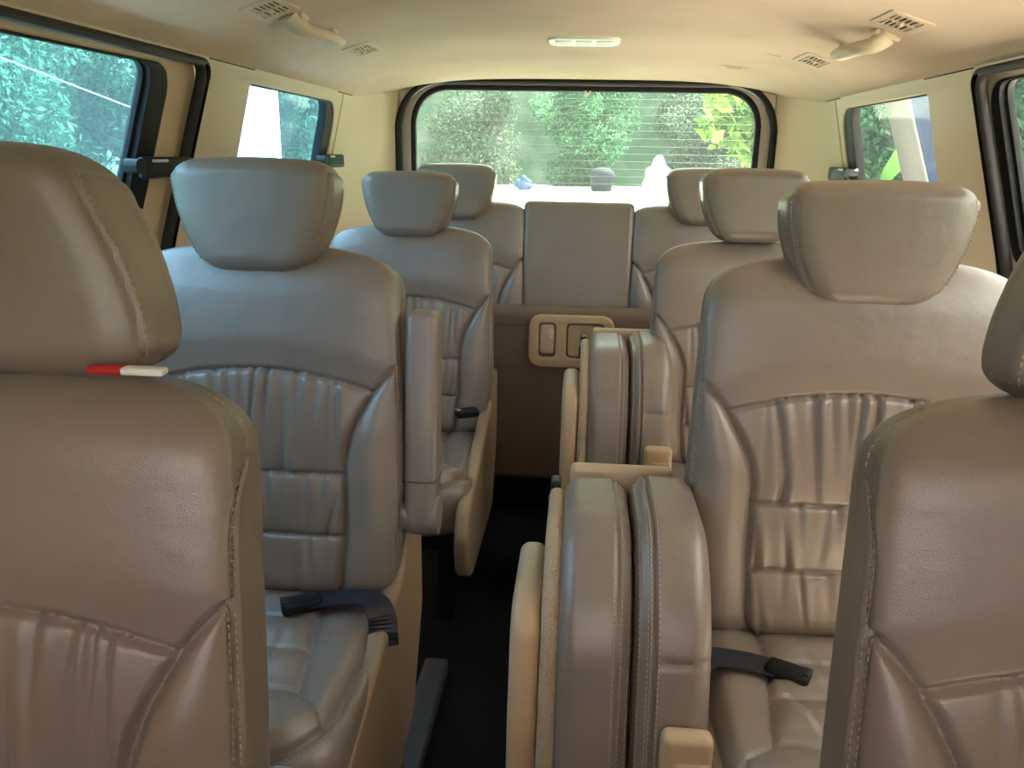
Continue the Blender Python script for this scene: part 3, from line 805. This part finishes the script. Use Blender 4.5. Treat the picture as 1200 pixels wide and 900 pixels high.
def grab(x, y, sg, label):
    r = empty('grab_handle', label=label, cat='grab handle', group='grab handles on the headliner'); r.matrix_world = cmat(x, y)
    # runs along the van; bar stands on two feet, folded towards the middle
    path = arc_pts([(sg * .012, .112, .004), (sg * -.002, .104, .026), (sg * -.022, .070, .036), (sg * -.030, .0, .038), (sg * -.026, -.06, .034), (sg * -.006, -.100, .022), (sg * .010, -.108, .004)], 8)
    rads = list(np.interp(np.linspace(0, 1, len(path)), [0, .12, .3, .7, .88, 1], [.022, .0185, .0135, .0125, .016, .02]))
    MB().tube(path, rads, 14, flat=1.25).build('grip', TRIMP, r)
    for v in (-.105, .108): MB().box((sg * .010, v, .006), (.055, .04, .014), .006, 4).build('foot', TRIMP, r)
    return r
grab(-.585, 1.815, -1, 'beige grab handle on the headliner above the left side windows')
grab(.59, 1.930, 1, 'beige grab handle on the headliner above the right side windows')
lamp = empty('ceiling_lamp', label='flat oval cabin lamp with three lens strips, centred on the headliner', cat='lamp'); lamp.matrix_world = cmat(-.013, 2.345)
V, F = plate(fillet([(-.096, -.075), (.096, -.075), (.096, .075), (-.096, .075)], .04, 10), (), .014, .005, 3); weld_obj(mesh('housing', V, F, LAMPW, lamp))
for u in (-.055, 0, .055): MB().box((u, 0, .0075), (.044, .10, .004), .0015, 2).build('lens', WHITE, lamp)
for (x, y, sx_, sy_) in ((.505, 2.42, .028, .014), (.44, 2.66, .07, .04)):
    pts = [(math.cos(a) * sx_ * (1 + .25 * math.sin(3 * a + x * 9)), math.sin(a) * sy_ * (1 + .2 * math.cos(2 * a))) for a in np.linspace(0, 2 * math.pi, 26, endpoint=False)]
    V, F = plate(pts, (), .0006, 0); o = mesh('headliner_smudge', V, F, SMUDGE); o.matrix_world = cmat(x, y)
    tag(o, kind='structure')

# seat rails on the floor
for x, y0, y1, lb in ((-.285, .75, 1.55, 'dark grey floor rail beside the armrest seat'),):
    r = MB().box((x, (y0 + y1) / 2, .016), (.055, y1 - y0, .032), .008, 3).build('floor_rail', mat('rail_grey', (.03, .034, .042), .5), label=lb, cat='rail')

# ------------------------------------------------------------------ outside
GREY_G = mat('pale_concrete', (.62, .60, .55), .9, .2, noise=(.9, (.50, .48, .43), .4, .7))
gx = np.linspace(-40, 40, 81); gy = np.concatenate([np.linspace(-25, 4, 12), np.linspace(5, 55, 76)])
X, Yg = np.meshgrid(gx, gy)
Zg = -.55 + .80 * sm(3, 25, Yg) + np.maximum(0, np.minimum(Yg - 26, 4)) * 2.6 + np.maximum(0, Yg - 30) * .3
Zg = np.where(np.abs(X) > 5, Zg + np.maximum(0, np.abs(X) - 6) * .16 * (Yg < 26), Zg)
Zg = Zg + np.clip(-7 - Yg, 0, 2.2) * 1.2 + np.clip(np.abs(X) - 9, 0, 8) * 1.1 * (Yg > 0) * (Yg < 26)  # first term: unseen bank ahead, added to block sky light through the windshield
nx = len(gx); V = np.stack([X, Yg, Zg], -1).reshape(-1, 3)
F = [(j * nx + i, j * nx + i + 1, (j + 1) * nx + i + 1, (j + 1) * nx + i) for j in range(len(gy) - 1) for i in range(nx - 1)]
cxy = V[:, :2]
soft = [f for f in F if (cxy[list(f), 1].mean() > 25.4) or (cxy[list(f), 1].mean() < -6.5) or (cxy[list(f), 0].mean() > 6.9) or (cxy[list(f), 0].mean() > 3.6 and 7 < cxy[list(f), 1].mean() < 19) or (cxy[list(f), 0].mean() < -2.4 - max(0, cxy[list(f), 1].mean() - 6) * .3)]  # scrub pulled close on the left, added to dim light from that side
hard = [f for f in F if f not in set(soft)]
bounce_cut = set(f for f in hard if 2.4 < cxy[list(f), 1].mean() < 15 and abs(cxy[list(f), 0]).mean() < 3.2)  # unseen dark ground behind the van, added to cut light bounced onto the ceiling
struct('ground', V, [f for f in hard if f not in bounce_cut], GREY_G)
struct('ground_bounce_cut', V, list(bounce_cut), mat('bounce_cut_dark', (.10, .10, .095), .9, .2, noise=(2, (.15, .145, .135), .4, .7)))


def leafmat(name, c1, c2, c3, scale=1.2):
    m = bpy.data.materials.new(name); m.use_nodes = True; nt = m.node_tree; b = nt.nodes['Principled BSDF']
    g = nt.nodes.new('ShaderNodeNewGeometry'); n = nt.nodes.new('ShaderNodeTexNoise'); n.inputs['Scale'].default_value = scale; n.inputs['Detail'].default_value = 5
    nt.links.new(g.outputs['Position'], n.inputs['Vector'])
    ad = nt.nodes.new('ShaderNodeMath'); ad.operation = 'MULTIPLY_ADD'; ad.inputs[1].default_value = .35; 
    nt.links.new(g.outputs['Random Per Island'], ad.inputs[0]); nt.links.new(n.outputs['Fac'], ad.inputs[2])
    r = nt.nodes.new('ShaderNodeValToRGB'); e = r.color_ramp.elements
    e[0].position = .45; e[0].color = (*c1, 1); e[1].position = .95; e[1].color = (*c3, 1); k = e.new(.68); k.color = (*c2, 1)
    nt.links.new(ad.outputs[0], r.inputs['Fac']); nt.links.new(r.outputs['Color'], b.inputs['Base Color'])
    b.inputs['Roughness'].default_value = .7; b.inputs['Specular IOR Level'].default_value = .12
    tl = nt.nodes.new('ShaderNodeBsdfTranslucent'); nt.links.new(r.outputs['Color'], tl.inputs['Color'])
    mx = nt.nodes.new('ShaderNodeMixShader'); mx.inputs['Fac'].default_value = .3
    nt.links.new(b.outputs[0], mx.inputs[1]); nt.links.new(tl.outputs[0], mx.inputs[2])
    nt.links.new(mx.outputs[0], nt.nodes['Material Output'].inputs['Surface'])
    return m
LEAF = leafmat('hedge_leaves', (.012, .05, .026), (.03, .105, .05), (.10, .24, .12))
LEAFL = leafmat('bright_leaves', (.05, .13, .02), (.13, .23, .04), (.30, .36, .08), 2)
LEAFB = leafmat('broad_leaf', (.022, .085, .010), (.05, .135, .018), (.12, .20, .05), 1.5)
SCRUB = leafmat('hillside_scrub', (.020, .050, .028), (.05, .085, .055), (.16, .155, .14), .9)
BARK = mat('bark', (.10, .08, .07), .9, .2, noise=(9, (.20, .16, .14), .4, .6))

struct('hillside', V, soft, SCRUB)
def leaves(centers, radii, n, size, seed, flat=.6):
    r = np.random.default_rng(seed); C = np.array(centers); R = np.array(radii)
    k = r.integers(0, len(C), n); d = r.normal(size=(n, 3)); d /= np.linalg.norm(d, axis=1, keepdims=True)
    p = C[k] + d * R[k] * (r.uniform(.55, 1.05, (n, 1)))
    t = r.normal(size=(n, 3)); t[:, 2] -= .5; t /= np.linalg.norm(t, axis=1, keepdims=True)
    s = np.cross(t, d + r.normal(scale=.5, size=(n, 3))); s /= np.linalg.norm(s, axis=1, keepdims=True)
    nn = np.cross(t, s)
    L = size * r.uniform(.6, 1.4, (n, 1)); Wd = L * .42
    V = np.stack([p - t * L / 2, p + s * Wd / 2 + nn * L * .06, p + t * L / 2, p - s * Wd / 2 + nn * L * .06], 1).reshape(-1, 3)
    F = [(4 * i, 4 * i + 1, 4 * i + 2, 4 * i + 3) for i in range(n)]
    return V, F
def tree_mesh(h, w, n, size, seed, m, low=.1):
    r = np.random.default_rng(seed); nc = 26
    an = r.uniform(0, 6.283, nc); rad = w * .34 * np.sqrt(r.uniform(0, 1, nc))
    cs = np.stack([np.cos(an) * rad, np.sin(an) * rad, h * (low + (1 - low) * r.uniform(.05, .95, nc))], 1)
    rd = r.uniform(.13, .25, (nc, 1)) * w * np.array([[1, 1, .8]])
    V, F = leaves(cs, rd, n, size, seed + 1)
    me = bpy.data.meshes.new('crown'); me.from_pydata([tuple(v) for v in V], [], F); me.update(); me.materials.append(m)
    t = MB().tube(arc_pts([(0, 0, -.4), (.05 * w, 0, h * .3), (-.03 * w, .02, h * .7)], 6), list(np.interp(np.linspace(0, 1, 13), [0, 1], [.045 * h ** .5 + .03, .03])), 10)
    t2 = bpy.data.meshes.new('trunk'); t2.from_pydata([tuple(v) for v in t.V], [], t.F); t2.update(); t2.materials.append(BARK)
    return me, t2
def gz(x, y):
    z = -.55 + .80 * float(sm(3, 25, np.array(float(y)))) + max(0, min(y - 26, 4)) * 2.6 + max(0, y - 30) * .3
    return z + (max(0, abs(x) - 6) * .16 if abs(x) > 5 and y < 26 else 0) + (min(max(abs(x) - 9, 0), 8) * 1.1 if 0 < y < 26 else 0)
def put_tree(kindmesh, loc, rz, sc, label, name='leafy_tree', group='trees beyond the windows'):
    r = empty(name, (loc[0], loc[1], gz(loc[0], loc[1])), rz, label=label, cat='tree', group=group); r.scale = (sc, sc, sc)
    for nm, me in zip(('crown', 'trunk'), kindmesh):
        o = bpy.data.objects.new(nm, me); COL.objects.link(o); o.parent = r
    return r
T1 = tree_mesh(5.0, 4.2, 26000, .15, 11, LEAF); T2 = tree_mesh(4.2, 4.6, 26000, .13, 21, LEAF); TB = tree_mesh(2.6, 2.6, 1500, .42, 31, LEAFL, .3)
TS = tree_mesh(3.6, 4.2, 18000, .15, 41, SCRUB, .0); TR = tree_mesh(4.4, 4.4, 20000, .17, 51, LEAF, .0)
rear = 'green tree on the slope behind the back window'
for i, (x, y, k, sc, rz) in enumerate(((-7.0, 25.0, TR, .78, 0), (-3.5, 25.2, TS, .75, 1), (0, 25.1, TR, .72, 2), (3.4, 25.2, TS, .75, 3), (6.9, 25.0, TR, .78, 5))):
    put_tree(k, (x, y), rz, sc, rear, group='trees on the slope behind the back window')
lf = 'blue-green tree seen through the left-hand windows'
for i, (x, y, k, sc, rz) in enumerate(((-8.2, 9.8, T2, .95, 0), (-9.2, 14.6, T1, 1.0, 1), (-8.2, 4.8, T1, .95, 3), (-13.6, 8.4, T1, 1.2, 4), (-14.4, 15.2, T2, 1.2, 5), (-7.2, 21, TR, .95, 1.4), (-12.2, 21.6, T1, 1.2, 3.3))):
    put_tree(k, (x, y), rz, sc, lf, group='trees beyond the left-hand windows')
rt = 'dark green tree seen through the right-hand windows'
for i, (x, y, k, sc, rz) in enumerate(((5.6, 14.5, TR, .9, 0.3), (8.2, 20.0, TR, 1.0, 1.3), (5.6, 9.6, TR, .9, 2.3), (10.2, 14.5, T1, 1.0, 3.1), (6.8, 5.0, T2, .8, 5))):
    put_tree(k, (x, y), rz, sc, rt, group='trees beyond the right-hand windows')
put_tree(TB, (3.7, 19.6), .7, 1.0, 'sunlit yellow-green tree in the top right corner of the back window', 'bright_tree', None)

# broad-leaf plants by the right quarter window
def broad_plant(loc, seed, n, h, label, spread=.5, lean=(0, 0)):
    r = random.Random(seed); root = empty('broad_leaf_plant', loc, label=label, cat='plant')
    st = MB()
    for i in range(n):
        a = r.uniform(0, 6.28); sp = spread * r.uniform(.4, 1); hh = h * r.uniform(.75, 1.1); L = h * r.uniform(.42, .6); Wd = L * r.uniform(.30, .38)
        d = np.array([math.cos(a), math.sin(a), 0]); base = np.zeros(3); tip = d * sp * .5 + np.array([lean[0], lean[1], hh - L * .8])
        st.tube(arc_pts([tuple(base), tuple(base * .5 + tip * .5 + np.array([0, 0, .05])), tuple(tip)], 5), .012, 7)
        side = np.cross(d, [0, 0, 1]); V = []; F = []; ns, nw = 16, 6
        for s in range(ns + 1):
            t = s / ns; c = tip + d * (L * .55 * t) + np.array([0, 0, L * (.95 * t - .55 * t * t)])
            w = Wd / 2 * math.sin(math.pi * min(1, t * .93 + .05)) ** .75
            for q in range(nw + 1):
                u = -1 + 2 * q / nw
                V.append(c + side * w * u + np.array([0, 0, .22 * abs(u) * w + .012 * math.sin(18 * t) * abs(u)]))
        b0 = nw + 1
        for s in range(ns):
            for q in range(nw): F.append((s * b0 + q, s * b0 + q + 1, (s + 1) * b0 + q + 1, (s + 1) * b0 + q))
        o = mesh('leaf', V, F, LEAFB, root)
        md = o.modifiers.new('t', 'SOLIDIFY'); md.thickness = .003
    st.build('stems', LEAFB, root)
    return root
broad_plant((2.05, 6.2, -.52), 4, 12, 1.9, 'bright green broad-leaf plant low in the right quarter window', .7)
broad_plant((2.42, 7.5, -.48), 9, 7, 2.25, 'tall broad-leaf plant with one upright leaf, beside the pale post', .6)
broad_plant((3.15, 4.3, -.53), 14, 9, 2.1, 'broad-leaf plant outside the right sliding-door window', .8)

# pale post and blue-grey panel seen through the right quarter window
MB().tube([(2.54, 5.05, -.56), (1.53, 5.05, 2.1)], .063, 18).build('pale_post', mat('post_shaded_grey', (.07, .068, .06), .9, .05), label='pale grey post standing outside the right quarter window', cat='post')  # shade over the post is put into its dark grey
pn = MB().box((0, 0, 0), (.50, .05, 2.7), .01, 2).build('sheet_panel', mat('panel_shaded_blue', (.014, .022, .055), .9, .05, noise=(3, (.026, .04, .085), .45, .6)), label='blue-grey sheet panel beside the pale post', cat='panel')  # dark blue carries the shade the sheet stands in
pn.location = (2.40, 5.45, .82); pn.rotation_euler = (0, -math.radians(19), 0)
# white building outside the left quarter window
MB().box((-5.35, 12.0, 1.6), (1.7, .25, 4.4), .02, 2).build('boundary_wall', mat('white_render', (.86, .86, .84), .8), label='sunlit white wall filling the front half of the left quarter window', cat='wall')
# wire, rear clutter
WIRE = mat('white_wire', (.5, .55, .55), .6)
w = empty('overhead_wire', label='thin white wire slanting across the left sliding-door window', cat='wire')
MB().tube([(-6.5, 3.6, 2.78), (-4.5, 4.9, 1.97), (-2.5, 6.6, 1.02)], .004, 8).build('strand', WIRE, w)

# clutter at the foot of the slope
gb = empty('round_bin', (.49, 22.4, gz(.49, 22.4)), label='black round-topped bin standing on the bright ground behind the back window', cat='bin')
prof = [(0, .0), (.26, .0), (.28, .04), (.31, .34), (.34, .36), (.34, .42), (.30, .52), (.20, .60), (.0, .63)]
def lathe(prof, n=28):
    V = []; F = []
    for r_, z_ in prof:
        for k_ in range(n): V.append((r_ * math.cos(2 * math.pi * k_ / n), r_ * math.sin(2 * math.pi * k_ / n), z_))
    for i in range(len(prof) - 1):
        for k_ in range(n): F.append((i * n + k_, i * n + (k_ + 1) % n, (i + 1) * n + (k_ + 1) % n, (i + 1) * n + k_))
    return V, F
BINM = mat('bin_black', (.012, .014, .02), .85, .1)
V, F = lathe(prof[:4]); mesh('body', V, F, BINM, gb); V, F = lathe(prof[3:]); mesh('lid', V, F, BINM, gb)
def sack(x, y, w, h, seed, m, name, label, cat):
    bm = bmesh.new(); bmesh.ops.create_icosphere(bm, subdivisions=4, radius=1); r = random.Random(seed)
    ph = [r.uniform(0, 6.28) for _ in range(6)]
    for v_ in bm.verts:
        c = v_.co; k_ = 1 + .12 * math.sin(5 * c.x + ph[0]) + .1 * math.sin(6 * c.y + ph[1]) + .09 * math.sin(9 * c.z + 4 * c.x + ph[2])
        zz_ = max(c.z * k_, -.72)
        v_.co = Vector((c.x * k_ * w / 2 * (1.15 - .35 * c.z), c.y * k_ * w / 2.4 * (1.1 - .3 * c.z), (zz_ + .72) * h / 1.75))
    me = bpy.data.meshes.new(name); bm.to_mesh(me); bm.free(); me.polygons.foreach_set('use_smooth', [True] * len(me.polygons))
    o = link(name, me, m, None, label=label, cat=cat); o.location = (x, y, gz(x, y)); return o
sack(1.98, 22.3, .62, .95, 3, WHITE, 'white_sack', 'white sack standing right of the black bin behind the back window', 'sack')
sack(2.72, 22.2, .40, .50, 5, mat('sack_blue', (.10, .25, .55), .5), 'blue_sack', 'small blue sack beside the white sack behind the back window', 'sack')
sack(-1.62, 22.5, .40, .36, 8, mat('sack_slate', (.03, .05, .12), .8, .1), 'slate_bundle', 'small slate-blue bundle at the foot of the slope, left of the black bin', 'bundle')
MB().box((-4.05, 5.27, 1.763), (.05, .04, .05), .012, 2).build('clip', WHITE, w)

# ------------------------------------------------------------------ camera
FPX = 942.; ZC = 1.12
v = NZ_(np.array([85, 267, -FPX])); h2 = NZ_(np.array([1085, 267 - 18.5, -FPX]))
Zw = NZ_(np.cross(h2, v)); Zw = Zw if Zw[1] > 0 else -Zw; Xw = np.cross(v, Zw)
R = np.stack([Xw, v, Zw])
cd = bpy.data.cameras.new('camera'); cam = bpy.data.objects.new('camera', cd); COL.objects.link(cam)
cd.sensor_width = 36; cd.sensor_fit = 'HORIZONTAL'; cd.lens = FPX / 1200 * 36; cd.clip_start = .02
M = Matrix([list(r) + [0] for r in R] + [[0, 0, 0, 1]]); M.translation = (0, 0, ZC); cam.matrix_world = M
S.camera = cam

# ------------------------------------------------------------------ light
wd = bpy.data.worlds.new('sky'); S.world = wd; wd.use_nodes = True
bg = wd.node_tree.nodes['Background']; bg.inputs['Color'].default_value = (1.0, .95, .97, 1); bg.inputs['Strength'].default_value = 3.0
sl = bpy.data.lights.new('sun', 'SUN'); sl.energy = 40; sl.angle = .012; sl.color = (1, .90, .80)
so = bpy.data.objects.new('sun', sl); COL.objects.link(so); so.rotation_euler = (math.radians(-22), math.radians(22), 0)
S.view_settings.view_transform = 'Standard'; S.view_settings.look = 'None'; S.view_settings.gamma = 1; S.view_settings.use_curve_mapping = False
S.view_settings.exposure = 1.5
